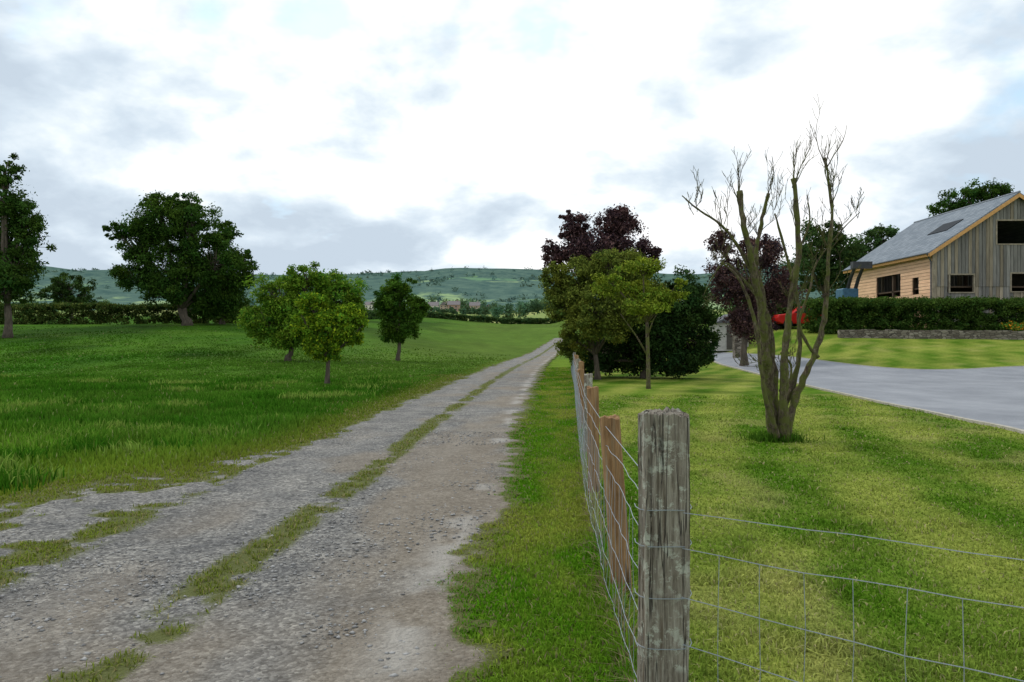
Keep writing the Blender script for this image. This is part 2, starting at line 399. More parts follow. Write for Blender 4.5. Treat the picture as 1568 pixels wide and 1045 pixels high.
k=(rng.random(n)<ss(.25,.95,g)*.85)&(vnoise(x*16,y*16)>.38);x,y=x[k],y[k]
c=np.array([.165,.205,.03])*rng.uniform(.6,1.5,(len(x),1));dry=rng.random(len(x))<.3;c[dry]=np.array([.34,.30,.13])*rng.uniform(.6,1.2,(dry.sum(),1))
put('track_grass',[blades('c',x,y,rng.uniform(.012,.06,len(x)),.002+.0005*y,c,.9,z0=.01)])

# ---------------------------------------------------------------- trees
LB=1.38
def leafcloud(name,cent,nper,spread,size,col,colvar=.35,parent=None,flat=.7,tip=None,seed=0):
    cent=np.asarray(cent,float);n=len(cent);r=np.random.default_rng(seed+11)
    N_=n*nper;ci=np.repeat(np.arange(n),nper)
    sp=(spread if np.ndim(spread) else np.full(n,spread))[ci]
    d=r.normal(0,1,(N_,3));d/=np.linalg.norm(d,axis=1)[:,None];rad=r.random(N_)**.55*(1+.35*(r.random(N_)<.2))
    off=d*rad[:,None]*sp[:,None];off[:,2]*=flat
    p=cent[ci]+off
    nrm=d*.6+r.normal(0,.8,(N_,3));nrm[:,2]+=.5;nrm/=np.linalg.norm(nrm,axis=1)[:,None]
    a=np.cross(nrm,r.normal(0,1,(N_,3)));a/=np.linalg.norm(a,axis=1)[:,None]+1e-9;b_=np.cross(nrm,a)
    s=(size*r.uniform(.6,1.35,N_))[:,None]
    V=np.stack([p-a*s,p+b_*s*.5,p+a*s,p-b_*s*.5],1).reshape(-1,3)
    cl=r.uniform(1-colvar,1+colvar,n)[ci]*r.uniform(.7,1.3,N_)
    C=np.asarray(col)[None]*LB*np.clip(cl,.25,2.2)[:,None]
    hue=r.normal(0,.10,n)[ci];C=C*np.stack([1+hue,np.ones(N_),1-hue],-1)
    if tip is not None:
        k=r.random(N_)<.18;C[k]=np.asarray(tip)*LB*r.uniform(.7,1.2,(k.sum(),1))
    return fast_mesh(name,V,np.arange(N_*4).reshape(-1,4),LEAF,np.repeat(C,4,0),parent)

def tree(name,base,lobes,depth,leaf,nclump,nper,col,trunk_r,tip=None,bark=BARK,seed=0,lumps=.28,colvar=.4,stems=1,hollow=.45):
    """lobes: (u,v,ru,rv,dy) sizes measured at 'depth' metres"""
    r=np.random.default_rng(seed);rr=random.Random(seed);nclump=int(nclump*1.5);nper=int(nper*.54)
    bx,by=base;bz=Hs(bx,by);e=empty(name,(bx,by,bz))
    L=[]
    for (u,v,ru,rv,dy) in lobes:
        c=P(u,v,depth);L.append((np.array([c.x,by+dy,c.z]),np.array([ru/F*depth,.85*(ru+rv)/2/F*depth,rv/F*depth])))
    vol=np.array([np.prod(l[1])**(2/3.) for l in L]);vol=vol/vol.sum()
    cents=[];spr=[]
    g=Geo()
    fz=min(l[0][2]-l[1][2]*.55 for l in L);fz=max(fz,bz+.8)
    mx=np.mean([l[0][0] for l in L])
    fork_p=Vector((bx+(mx-bx)*.25,by,bz+(fz-bz)*.85))
    for s_ in range(stems):
        o=Vector((rr.uniform(-1,1),rr.uniform(-1,1),0))*trunk_r*(1.2 if stems>1 else 0)
        g.tube([Vector((bx,by,bz-.15))+o,Vector((bx,by,bz+.15*trunk_r/.1))+o*.9,Vector((bx,by,bz)).lerp(fork_p,.5)+Vector((rr.uniform(-1,1)*trunk_r*.5,0,0))+o,fork_p+o*1.5],[trunk_r*1.5,trunk_r*1.05,trunk_r*.85,trunk_r*.75],9)
    for (c,rad),w in zip(L,vol):
        cv=Vector(c);m=fork_p.lerp(cv,.5)+Vector((rr.uniform(-.1,.1),rr.uniform(-.1,.1),rr.uniform(-.05,.12)))*rad[0]
        g.tube([fork_p,m,cv,cv+Vector((rr.uniform(-.3,.3)*rad[0],rr.uniform(-.3,.3)*rad[1],rad[2]*.6))],[trunk_r*.6,trunk_r*.42,trunk_r*.25,trunk_r*.06],6)
        nc=max(4,int(nclump*w))
        d=r.normal(0,1,(nc,3));d/=np.linalg.norm(d,axis=1)[:,None];k=hollow+(1-hollow)*r.random(nc)**.6;k=k*r.uniform(.75,1.2,nc)
        pts=c+d*k[:,None]*rad
        for i,pp in enumerate(pts):
            if pp[2]<bz+.25: pp[2]=bz+.25+.2*r.random()
            if i%2==0:
                q=Vector(pp);mm=cv.lerp(q,.5)+Vector((0,0,-.06*rad[2]))
                g.tube([cv.lerp(fork_p,.2),mm,q],[trunk_r*.2,trunk_r*.11,trunk_r*.04],4,False)
        cents.append(pts);spr.append(np.full(nc,lumps*np.mean(rad))*r.uniform(.5,1.5,nc))
    g.obj('trunk_and_limbs',bark,e,True)
    leafcloud('crown',np.concatenate(cents),nper,np.concatenate(spr),leaf,col,colvar,e,.75,tip,seed)
    return e

DG=(.040,.078,.014)
def Bx(u,Y): return ((u-CU)/F*Y,Y)
tree('poplar_tree',Bx(12,60),[(8,262,26,26,0),(5,300,32,38,0),(25,330,32,30,1),(15,370,42,35,1),(22,410,42,38,0),(-20,370,50,80,2),(8,445,45,26,0)],60,.12,200,200,DG,.3,seed=1,lumps=.32)
tree('hawthorn_tree',Bx(110,88),[(105,440,34,22,0),(88,448,24,18,0),(128,456,22,14,0)],88,.13,60,170,(.035,.066,.016),.22,seed=2)
tree('oak_tree',Bx(287,76),[(250,342,50,40,0),(205,372,40,34,1),(300,352,36,40,-1),(205,425,42,20,0),(265,415,55,40,0),(178,352,20,14,0),(240,308,26,13,0),(300,448,48,34,2),(280,306,28,13,1),(330,400,35,35,0),(262,450,40,18,-1)],76,.135,370,215,(.036,.074,.012),.32,seed=3,lumps=.33,stems=2)
tree('oak_tree',Bx(340,80),[(338,362,24,24,0),(358,420,32,42,0),(335,460,38,30,0),(374,398,16,14,0)],80,.135,150,210,(.037,.076,.013),.26,seed=4,lumps=.33)
tree('apple_tree',Bx(441,47),[(470,425,40,20,0),(430,450,42,30,0),(508,450,46,34,1),(405,490,36,26,0),(460,490,55,38,0),(530,470,26,22,1),(440,520,40,14,0)],47,.08,300,210,(.080,.155,.014),.18,tip=(.19,.27,.03),seed=5,lumps=.32)
tree('apple_tree',Bx(501,27.5),[(480,466,20,20,0),(512,498,36,28,0),(478,505,28,24,.2),(532,486,24,18,0),(500,533,30,18,0),(539,518,18,12,0),(462,485,10,12,0),(555,500,10,8,0)],27.5,.052,170,190,(.095,.175,.013),.09,tip=(.28,.35,.02),seed=6,lumps=.36)
tree('apple_tree',Bx(609,50),[(614,440,24,18,0),(596,465,22,24,0),(634,475,22,24,0),(610,505,30,20,0),(646,465,12,9,0)],50,.08,150,200,(.05,.105,.013),.14,seed=7,lumps=.34)
tree('purple_plum_tree',Bx(930,38),[(880,350,26,22,0),(945,345,32,28,0),(915,385,65,30,0),(990,385,20,22,0),(848,390,20,20,0),(948,322,12,8,0),(868,330,12,8,0)],38,.07,260,140,(.055,.031,.034),.2,tip=(.15,.085,.08),seed=8,lumps=.36,hollow=.35)
tree('purple_plum_tree',Bx(1140,42),[(1108,372,26,20,0),(1170,385,34,30,0),(1120,430,40,40,0),(1190,440,30,36,0),(1150,490,38,32,0)],42,.075,220,140,(.055,.031,.032),.2,tip=(.14,.08,.065),seed=9,lumps=.36,hollow=.35)
tree('hazel_shrub',Bx(915,31),[(890,425,38,32,0),(935,412,46,28,-1),(975,450,34,36,-.5),(868,465,32,36,0),(920,480,52,42,-1),(880,520,26,30,0),(850,430,20,26,0)],31,.052,380,210,(.088,.112,.02),.12,tip=(.19,.22,.04),seed=10,lumps=.3)
tree('laurel_bush',Bx(985,32),[(950,530,65,48,1),(1040,460,42,42,0),(1060,505,40,52,0),(1000,505,58,58,0),(905,550,36,30,0),(1030,555,58,28,0),(1083,530,17,28,0)],32,.065,380,210,(.025,.05,.013),.12,seed=11,lumps=.28,colvar=.4)
e=tree('young_maple_tree',Bx(993,25),[(985,408,36,12,0),(955,440,46,13,.3),(1010,455,38,13,0),(985,470,42,10,-.3),(930,425,22,8,0),(1038,435,14,9,0)],25,.045,150,100,(.13,.18,.018),.07,tip=(.26,.30,.04),seed=12,bark=MOSSBARK,lumps=.4)
g=Geo();g.tube([P(992,545,25),P(975,515,25.1),P(950,480,25)],[.035,.025,.012],6);g.tube([P(990,520,25),P(1000,490,24.8),P(1015,465,25)],[.03,.02,.01],6);g.obj('low_limbs',MOSSBARK,e,True)
tree('ash_tree',Bx(1260,78),[(1255,365,34,28,0),(1290,385,35,30,0),(1240,410,40,35,0),(1300,420,45,35,0)],78,.15,130,190,(.044,.08,.022),.3,seed=13,lumps=.35)
tree('ash_tree',Bx(1345,82),[(1350,362,30,16,0),(1378,382,22,20,0),(1330,395,40,35,0),(1380,420,50,35,0)],82,.15,130,190,(.044,.078,.022),.3,seed=14,lumps=.35)
tree('oak_tree',Bx(1500,95),[(1475,303,32,15,0),(1510,290,36,12,0),(1452,320,26,13,0),(1532,300,22,14,0),(1490,340,55,35,0),(1490,400,60,50,0)],95,.16,220,200,(.036,.078,.014),.4,seed=15,lumps=.34)

# ---------------------------------------------------------------- bare pollarded tree
TB=12.0;bt=empty('pollarded_tree',(P(1190,675,TB).x,TB,Hs(4,12)))
g=Geo();rr=random.Random(21)
def wob(pts,rad):
    out=[];ro=[];sm=smooth_poly(pts);n=len(sm)
    for i,p in enumerate(sm):
        t=i/(n-1)*(len(rad)-1);k=min(int(t),len(rad)-2);r=rad[k]+(rad[k+1]-rad[k])*(t-k)
        out.append(p+Vector((rr.uniform(-1,1),rr.uniform(-1,1),0))*r*.32);ro.append(r*.88*rr.uniform(.80,1.22))
    return out,ro
def twig(p,d,L,r,lev):
    pts=[p];q=p.copy();dd=d.normalized();n=6
    for i in range(n):
        dd=(dd+Vector((rr.uniform(-.22,.22),rr.uniform(-.22,.22),rr.uniform(-.05,.2)))).normalized()
        q=q+dd*L/n;pts.append(q.copy())
        if lev>0 and rr.random()<.58:
            s=Vector((rr.uniform(-1,1),rr.uniform(-.8,.8),rr.uniform(.1,1.0))).normalized()
            twig(q.copy(),(dd*.8+s*.7),L*rr.uniform(.35,.65),r*.55,lev-1)
    g.tube(pts,[max(.0032,r*(1-.75*i/n)) for i in range(n+1)],5 if r>.008 else 3,False)
stems=[
 ([(1184,684,0),(1178,600,0),(1166,500,-.1),(1150,420,-.2),(1132,350,-.25),(1124,297,-.25)],[.10,.085,.07,.055,.05,.045]),
 ([(1192,684,.1),(1188,570,.15),(1178,470,.2),(1164,400,.2),(1172,340,.2),(1184,292,.2)],[.11,.085,.055,.042,.035,.028]),
 ([(1200,684,-.1),(1195,570,-.15),(1203,470,-.2),(1214,380,-.25),(1206,278,-.25)],[.09,.07,.05,.045,.04]),
 ([(1200,680,.0),(1222,612,.1),(1250,550,.15),(1270,490,.2),(1276,400,.2),(1282,320,.2),(1274,235,.25)],[.08,.06,.052,.045,.036,.028,.014]),
 ([(1196,665,.2),(1232,560,.3),(1236,470,.35),(1222,400,.4),(1200,320,.4)],[.06,.045,.032,.024,.015]),
 ([(1184,668,-.2),(1160,590,-.3),(1148,500,-.3),(1122,430,-.35),(1094,405,-.35)],[.05,.035,.03,.024,.013]),
 ([(1172,560,-.1),(1160,460,-.1),(1138,400,-.15),(1104,352,-.2),(1062,322,-.2),(1040,303,-.2)],[.05,.04,.032,.023,.016,.009]),
 ([(1196,600,.1),(1215,590,.2),(1222,560,.3),(1205,540,.3)],[.04,.03,.02,.012]),
 ([(1258,548,.15),(1232,500,.2),(1248,440,.2),(1262,400,.3),(1300,350,.3),(1330,320,.3)],[.035,.026,.02,.015,.01,.007]),
 ([(1180,470,.2),(1150,430,.25),(1120,400,.3),(1100,420,.3),(1085,450,.3)],[.03,.022,.016,.012,.006]),
 ([(1205,430,-.2),(1222,380,-.1),(1236,340,-.1),(1232,300,-.1)],[.03,.02,.014,.008]),
]
for pp,rad in stems:
    pts=[P(u,v,TB)+Vector((0,dy,0)) for u,v,dy in pp];pts,ro=wob(pts,rad)
    g.tube(pts,ro,9)
def tw(u,v,dy,n,L,r,up=1.0,lev=2,sx=1):
    for _ in range(n):
        twig(P(u,v,TB)+Vector((rr.uniform(-.03,.03),dy,rr.uniform(-.1,.1))),Vector((rr.uniform(-.6,.6)*sx,rr.uniform(-.4,.4),up)),L*rr.uniform(.6,1.1),r,lev)
tw(1276,255,.25,4,.66,.011,1.3,sx=.6);tw(1282,310,.2,4,.65,.010,1,sx=.7);tw(1278,380,.2,4,.5,.009,.7);tw(1272,450,.2,4,.5,.008,.5)
tw(1207,285,-.25,4,.62,.011,1.3,sx=.6);tw(1212,360,-.25,4,.5,.008,.7);tw(1204,460,-.2,3,.4,.007,.4)
tw(1125,300,-.25,3,.5,.01,.9);tw(1135,360,-.25,4,.5,.008,.6);tw(1184,295,.2,3,.5,.008,1);tw(1170,360,.2,3,.45,.008,.6)
tw(1060,322,-.2,4,.4,.007,.8);tw(1095,405,-.35,4,.45,.008,.5);tw(1104,352,-.2,4,.5,.008,1);tw(1200,320,.4,3,.5,.008,1)
tw(1325,325,.3,3,.3,.006,.8);tw(1300,350,.3,3,.4,.006,.8);tw(1262,400,.3,3,.45,.007,.6);tw(1236,470,.35,4,.4,.007,.5);tw(1150,450,-.2,4,.4,.007,.4);tw(1205,545,.3,5,.3,.006,.2);tw(1160,560,-.3,4,.35,.006,-.2)
tw(1210,580,.1,5,.35,.006,.3);tw(1085,450,.3,3,.3,.005,-.2)
g.obj('stems_and_twigs',MOSSBARK,bt,True)
cx,cy=bt.location.x,bt.location.y
n=1600;a=rng.uniform(0,6.28,n);r_=np.abs(rng.normal(0,.2,n))+.03
put('tuft_at_tree_base',[blades('b',cx+np.cos(a)*r_,cy+np.sin(a)*r_*.8,rng.uniform(.05,.2,n),np.full(n,.007),np.array([.07,.16,.015])*rng.uniform(.6,1.3,(n,1)),.6)])

# ---------------------------------------------------------------- hedges and distant trees
def hedge(name,poly,h,w,leaf,dens,nper,col,tip=None,seed=0,hv=.15,blob=.2):
    r=np.random.default_rng(seed);a=resamp([Vector((p[0],p[1],0)) for p in poly],200)
    Ln=np.hypot(*np.diff(a,axis=0).T).sum();n=int(dens*Ln)
    t=r.random(n)*199;i=np.clip(t.astype(int),0,198);f=(t-i)[:,None];c=a[i]*(1-f)+a[i+1]*f
    d=a[i+1]-a[i];d/=np.linalg.norm(d,axis=1)[:,None];nn=np.stack([-d[:,1],d[:,0]],-1)
    s=r.uniform(-1,1,n);z=r.random(n)
    hh=h*(1+hv*2*fbm(c[:,0]*.4,c[:,1]*.4+seed,3))
    z=np.where(r.random(n)<.4,r.uniform(.85,1,n),z)
    c=c+nn*(s*w/2)[:,None];p=np.stack([c[:,0],c[:,1],H(c[:,0],c[:,1])+z*hh*.9],-1)
    return leafcloud(name,p,nper,max(w,h)*blob,leaf,col,.3,None,.7,tip,seed)
hedge('field_hedge',[(-95,84),(-62,80),(-45,80),(-33,82),(-29,90),(-27,120)],2.1,1.5,.12,34,50,(.05,.08,.018),(.15,.17,.045),20,.1)
hedge('field_hedge',[(-27,120),(-27,165),(-24,196),(0,206),(22,214),(50,222)],1.5,1.8,.2,26,36,(.05,.088,.028),None,21,.2)
hedge('garden_hedge',[(19.6,52.5),(30,52),(45,50.5)],2.35,1.8,.08,70,90,(.036,.07,.013),(.075,.12,.025),22,.06,.16)
hedge('shrub_border',[(15,58),(20,57.5),(27,53.8)],1.9,2,.1,30,90,(.036,.064,.016),None,23,.3)
cents=[];sp=[]
r=np.random.default_rng(5)
def blob(u,v,ru,rv,Y,n=14):
    for _ in range(n):
        uu=u+r.uniform(-1,1)*ru;vv=v+r.uniform(-1,1)*rv;p=P(uu,vv,Y+r.uniform(-.02,.02)*Y);cents.append(p[:]);sp.append(Y/F*rv*.8)
def band(k_,u0,u1,y0,y1,h0,h1,w0,w1,n):
    for k in range(k_):
        u=r.uniform(u0,u1);Y=r.uniform(y0,y1);zg=float(H((u-CU)/F*Y,Y));hh=r.uniform(h0,h1)
        vt=CV-(zg+hh-CH)/Y*F;vb=CV-(zg-CH)/Y*F;blob(u,(vt+vb)/2,r.uniform(w0,w1),(vb-vt)/2,Y,n)
band(50,545,870,480,720,4,8,4,10,6)
band(22,640,760,400,440,1.5,3,3,8,6)
for u,vt in ((800,462),(780,466),(818,460),(762,471),(835,458),(742,478)): blob(u,vt+12,4,10,330,9)
band(36,-60,540,420,800,4,8,5,14,6)
leafcloud('distant_trees',np.array(cents),45,np.array(sp),.7,(.06,.105,.05),.4,None,.9,None,31)
def hz(x,y):
    fx=(x+6000)/12000*259;fy=(y-650)/4550*129;return HV[int(round(fy)),int(round(fx)),2]
cents=[];sp=[]
for k in range(1700):
    y=r.uniform(850,2500);x=r.uniform(-.72,.35)*y
    if fbm(x/260+3,y/420,3)<.02+.25*(r.random()-.5)-.06*ss(1500,2300,y): continue
    cents.append((x,y,hz(x,y)+3));sp.append(r.uniform(5,10))
leafcloud('hillside_woods',np.array(cents),22,np.array(sp),2.4,(.068,.115,.088),.3,None,.7,None,33)
cents=[];sp=[]
for k in range(90):
    u=r.uniform(1080,1900);Y=r.uniform(85,120);blob(u,r.uniform(440,480),14,22,Y,5)
leafcloud('background_trees',np.array(cents),60,np.array(sp),.22,(.04,.07,.02),.35,None,.9,None,32)

# ---------------------------------------------------------------- fence
wm,nt,b=mat('weathered_wood')
tc=N(nt,'ShaderNodeTexCoord');mp=N(nt,'ShaderNodeMapping');mp.inputs['Scale'].default_value=(1,1,.07);nt.links.new(tc.outputs['Object'],mp.inputs[0])
f=noise(nt,mp.outputs[0],60,8,.78,.4);f2=noise(nt,mp.outputs[0],16,5,.6,.8);f3=noise(nt,tc.outputs['Object'],17,6,.8);f4=noise(nt,tc.outputs['Object'],5,3,.6)
c=ramp(nt,f,[(.28,(.065,.052,.038)),(.43,(.22,.185,.145)),(.58,(.39,.35,.285)),(.78,(.62,.58,.49))])
c=mixc(nt,ramp(nt,f2,[(.34,.85),(.45,0)]),c,(.11,.075,.045))
c=mixc(nt,math_(nt,'MULTIPLY',ramp(nt,f3,[(.52,0),(.58,.85)]),ramp(nt,f4,[(.42,0),(.55,1)])),c,(.60,.61,.51))
mpc=N(nt,'ShaderNodeMapping');mpc.inputs['Scale'].default_value=(1,1,.03);nt.links.new(tc.outputs['Object'],mpc.inputs[0])
cr=noise(nt,mpc.outputs[0],30,3,.5,.3);crk=ramp(nt,cr,[(.485,0),(.5,1),(.515,0)])
c=mixc(nt,math_(nt,'MULTIPLY',crk,.9),c,(.02,.015,.012))
nt.links.new(c,b.inputs['Base Color']);b.inputs['Roughness'].default_value=.95
bump(nt,b,math_(nt,'SUBTRACT',f,math_(nt,'MULTIPLY',crk,.8)),1,.015)
wm2,nt,b=mat('newer_wood')
tc=N(nt,'ShaderNodeTexCoord');mp=N(nt,'ShaderNodeMapping');mp.inputs['Scale'].default_value=(1,1,.09);nt.links.new(tc.outputs['Object'],mp.inputs[0])
f=noise(nt,mp.outputs[0],45,8,.7,.4);f2=noise(nt,mp.outputs[0],9,4,.6,.5)
c=ramp(nt,f,[(.3,(.13,.065,.028)),(.55,(.33,.19,.09)),(.8,(.48,.34,.19))])
c=mixc(nt,ramp(nt,f2,[(.52,0),(.6,.85)]),c,(.06,.035,.02));c=mixc(nt,ramp(nt,f2,[(.3,.7),(.42,0)]),c,(.33,.3,.22))
nt.links.new(c,b.inputs['Base Color']);b.inputs['Roughness'].default_value=.9;bump(nt,b,f,.8,.01)
STEEL,nt,b=mat('galvanised_wire');b.inputs['Base Color'].default_value=(.34,.37,.41,1);b.inputs['Metallic'].default_value=.3;b.inputs['Roughness'].default_value=.5
def post(x,y,h,r,mat_,lean=(0,0),seed=0,n=28,sq=.35):
    rr=random.Random(seed);rows=60;g=Geo();z0=-.3
    zb=Hs(x,y)
    ph=[rr.uniform(0,6.28) for _ in range(9)]
    for i in range(rows+1):
        z=z0+(h-z0)*i/rows;tt=(z/h)
        for k in range(n):
            t=2*math.pi*k/n;c_,s_=math.cos(t),math.sin(t)
            rad=r*(1-sq+sq/max(abs(c_),abs(s_)))*(1+.03*math.sin(3*t+ph[0])+.02*math.sin(5*t+ph[1]+z)+.025*math.sin(z*5+ph[2]+t)+rr.uniform(-.014,.014))
            for q in range(4):
                d=abs((t-ph[3+q]+.10*math.sin(z*4+q)+math.pi)%(2*math.pi)-math.pi)
                if d<.16: rad*=1-.16*(1-d/.16)*min(1,max(0,.2+tt))
            zz=z
            if i==rows: zz=z+.008*math.sin(2*t+ph[1])+rr.uniform(-.007,.007)
            g.v.append(Vector((rad*c_+lean[0]*tt,rad*s_*.95+lean[1]*tt,zz)))
    for i in range(rows):
        for k in range(n): g.f.append((i*n+k,i*n+(k+1)%n,(i+1)*n+(k+1)%n,(i+1)*n+k))
    b0=len(g.v)
    for k in range(n):
        v=g.v[rows*n+k];g.v.append(Vector((lean[0]+(v.x-lean[0])*.82,lean[1]+(v.y-lean[1])*.82,v.z+.006+rr.uniform(-.004,.004))))
    for k in range(n): g.f.append((rows*n+k,rows*n+(k+1)%n,b0+(k+1)%n,b0+k))
    g.v.append(Vector((lean[0],lean[1],h-.004)))
    for k in range(n): g.f.append((b0+k,b0+(k+1)%n,len(g.v)-1))
    o=g.obj('fence_post',mat_,None,False);o.location=(x,y,zb);return o
post(.555,2.93,1.232,.090,wm,(.005,0),1,64,.6)
post(.655,4.72,1.045,.060,wm2,(-.075,0),2,28)
py=[7.5,10.2,13,16,19.2,22.5,26,30,34,38,42,46,50,55,60]
for i,yy in enumerate(py): post(float(xf(yy)),yy,random.uniform(1.02,1.1),.055,wm2 if i%3!=1 else wm,(random.uniform(-.05,.02),0),10+i,14)
g=Geo()
hs=[.10,.24,.40,.58,.765,.895]
line=[(.555,2.93),(.60,4.72)]+[(float(xf(v))-.04,v) for v in py]
def fence(line,step=.15,r=.0016,x0=0):
    a=resamp([Vector((p[0],p[1],0)) for p in line],int(sum(math.dist(line[i],line[i+1]) for i in range(len(line)-1))/step)+1)
    rr=random.Random(5);W={}
    for j,h in enumerate(hs):
        pts=[]
        for i,q in enumerate(a):
            sag=.010*math.sin(i*.45+j)+rr.uniform(-.004,.004)
            pts.append(Vector((q[0]+x0+rr.uniform(-.006,.006),q[1],Hs(*q)+h+sag)))
        W[j]=pts;rs=[r*(max(1,p.y/12)) for p in pts];g.tube(pts,rs,4,False)
    for i in range(len(a)):
        pts=[W[j][i] for j in range(5)];g.tube([Vector((pts[0].x,pts[0].y,pts[0].z-.08))]+pts,r*.8*max(1,a[i][1]/14),4,False)
fence(line,.15,.0016,-.05)
fence([(.60,2.86),(1.345,2.2),(2.4,1.27),(4.0,-.15)],.15,.0017)
for h in hs:
    pts=[Vector((.555+.103*math.cos(t)*1.0,2.93+.101*math.sin(t),Hs(.555,2.93)+h+.004*math.sin(3*t))) for t in [2.9+i*.35 for i in range(11)]]
    g.tube(pts,.0018,4,False)
pts=[Vector((line[i][0]-.05,line[i][1],Hs(*line[i])+1.0+(0 if i%2 else -.01))) for i in range(len(line))]
g.tube(pts,[.0018*max(1,p.y/10) for p in pts],4,False)
g.obj('wire_mesh_fence',STEEL)
post(2.4,1.2,1.1,.05,wm,(0,0),60,14)

# ---------------------------------------------------------------- barn
BY0,BY1=55.0,68.5;BX0=29.1;HW=5.7;BX1=BX0+2*HW;EZ=7.8;RZ=11.6;GZ=Hs(BX0,BY0)-.1
barn=empty('timber_barn',(BX0+HW,(BY0+BY1)/2,GZ))
mg,nt,b=mat('grey_boards');at=N(nt,'ShaderNodeAttribute',attribute_name='col');f=noise(nt,pos(nt,(1,1,.1)),9,6,.7)
c=mixc(nt,1,at.outputs['Color'],ramp(nt,f,[(.3,(.6,.6,.6)),(.7,(1.3,1.3,1.3))]),'MULTIPLY');nt.links.new(c,b.inputs['Base Color']);b.inputs['Roughness'].default_value=.9
mg2,nt,b=mat('larch_boards');at=N(nt,'ShaderNodeAttribute',attribute_name='col');f=noise(nt,pos(nt,(1,.15,1)),9,6,.7)
c=mixc(nt,1,at.outputs['Color'],ramp(nt,f,[(.3,(.8,.77,.75)),(.7,(1.15,1.15,1.15))]),'MULTIPLY');nt.links.new(c,b.inputs['Base Color']);b.inputs['Roughness'].default_value=.9
def colored(geo,cols,name,m,parent):
    o=geo.obj(name,m,parent);a=o.data.color_attributes.new(name='col',type='FLOAT_COLOR',domain='POINT')
    arr=np.ones((len(geo.v),4),np.float32);arr[:,:3]=np.array(cols);a.data.foreach_set('color',arr.ravel());return o
def pz(v,Y): return CH-(v-CV)/F*Y
def px(u,Y): return (u-CU)/F*Y
op=[(px(1455,55),px(1490,55),pz(447,55),pz(421,55)),(px(1527,55),px(1527,55)+4.0,pz(373,55),pz(338,55)),(px(1549,55),px(1549,55)+2.2,pz(446,55),pz(419,55))]
rr=random.Random(8)
def rz(x): return EZ+(RZ-EZ)*(1-abs(x-(BX0+HW))/HW)
for (yf,nm,ops) in ((BY0,'gable_wall',op),(BY1-.06,'rear_gable_wall',[])):
    g=Geo();cols=[];bw=.24;x=BX0
    while x<BX1-.01:
        x1=min(x+bw,BX1);xm=(x+x1)/2;top=min(rz(x),rz(x1))-.03
        iv=[(GZ,top)]
        for (a,b_,c0,c1) in ops:
            if a-.12<xm<b_+.12:
                nw=[]
                for s0,s1 in iv:
                    if c0>s0: nw.append((s0,min(s1,c0)))
                    if c1<s1: nw.append((max(s0,c1),s1))
                iv=nw
        off=rr.uniform(0,.03)
        for s0,s1 in iv:
            for (q0,q1,dy) in ((s0,min(s1,GZ+3.05),0),(max(s0,GZ+3.05),s1,-.04)):
                if q1-q0>.03:
                    br=rr.uniform(.72,1.25);warm=rr.random()
                    col=np.array([.245,.23,.205])*br if warm>.25 else np.array([.32,.265,.19])*br
                    k=len(g.v);g.box(x+.014,x1-.014,yf-off+dy,yf+.05+dy,q0,q1);cols+= [tuple(col*(1 if dy==0 else .9))]*(len(g.v)-k)
        x=x1
    colored(g,cols,nm,mg,barn)
ya=lambda u: BX0/((u-CU)/F)
sops=[(ya(1408),ya(1398),pz(455,60),pz(426,58)),(ya(1380),ya(1343),pz(455,62),pz(424,62))]
g=Geo();cols=[];z=GZ
while z<EZ-.02:
    z1=min(z+.24,EZ-.02);zm=(z+z1)/2;iv=[(BY0+.06,BY1-.1)]
    for a,b_,c0,c1 in sops:
        if c0<zm<c1:
            nw=[]
            for s0,s1 in iv:
                if a>s0: nw.append((s0,min(s1,a)))
                if b_<s1: nw.append((max(s0,b_),s1))
            iv=nw
    for s0,s1 in iv:
        if s1-s0>.02:
            k=len(g.v);g.box(BX0-rr.uniform(.03,.07),BX0+.02,s0,s1,z+.018,z1-.008);br=rr.uniform(.88,1.12);cols+=[(.84*br,.54*br,.34*br)]*(len(g.v)-k)
    z=z1
colored(g,cols,'side_wall',mg2,barn)
g=Geo();g.box(BX1-.05,BX1+.02,BY0+.06,BY1-.1,GZ,EZ-.02);g.obj('far_side_wall',simple('side_far',(.2,.17,.14)),barn)
DARKW=simple('dark_oak',(.09,.06,.04),.9)
g=Geo()
for (a,b_,c0,c1) in op:
    a-=.02;b_+=.02
    g.box(a-.1,a,BY0-.075,BY0+.1,c0-.08,c1+.1);g.box(b_,b_+.1,BY0-.075,BY0+.1,c0-.08,c1+.1);g.box(a,b_,BY0-.075,BY0+.1,c1,c1+.1);g.box(a,b_,BY0-.09,BY0+.1,c0-.08,c0)
g.box(BX0-.09,BX0+.08,BY0-.08,BY0+.055,GZ,EZ-.05)
g.obj('window_frames',simple('frame_wood',(.30,.25,.18),.9),barn)
g=Geo();g.box(BX0+.1,BX1-.1,BY0+.2,BY1-.2,GZ+.02,GZ+.08);g.box(BX0+.1,BX1-.1,BY0+.35,BY1-.2,GZ+3.0,GZ+3.1)
for yy in (58,61,64): g.box(BX0+.1,BX0+.3,yy,yy+.2,GZ+.1,EZ-.1);g.box(BX0+5.6,BX0+5.8,yy,yy+.2,GZ+.1,EZ-.1)
g.obj('floors_and_posts',DARKW,barn)
rm,nt,b=mat('slate_roof');bk=N(nt,'ShaderNodeTexBrick');bk.inputs['Scale'].default_value=1;bk.inputs['Brick Width'].default_value=.5;bk.inputs['Row Height'].default_value=.28;bk.inputs['Mortar Size'].default_value=.014
g0=N(nt,'ShaderNodeNewGeometry');s0=N(nt,'ShaderNodeSeparateXYZ');cb=N(nt,'ShaderNodeCombineXYZ');nt.links.new(g0.outputs['Position'],s0.inputs[0]);nt.links.new(s0.outputs[1],cb.inputs[0]);nt.links.new(s0.outputs[0],cb.inputs[1]);nt.links.new(cb.outputs[0],bk.inputs['Vector'])
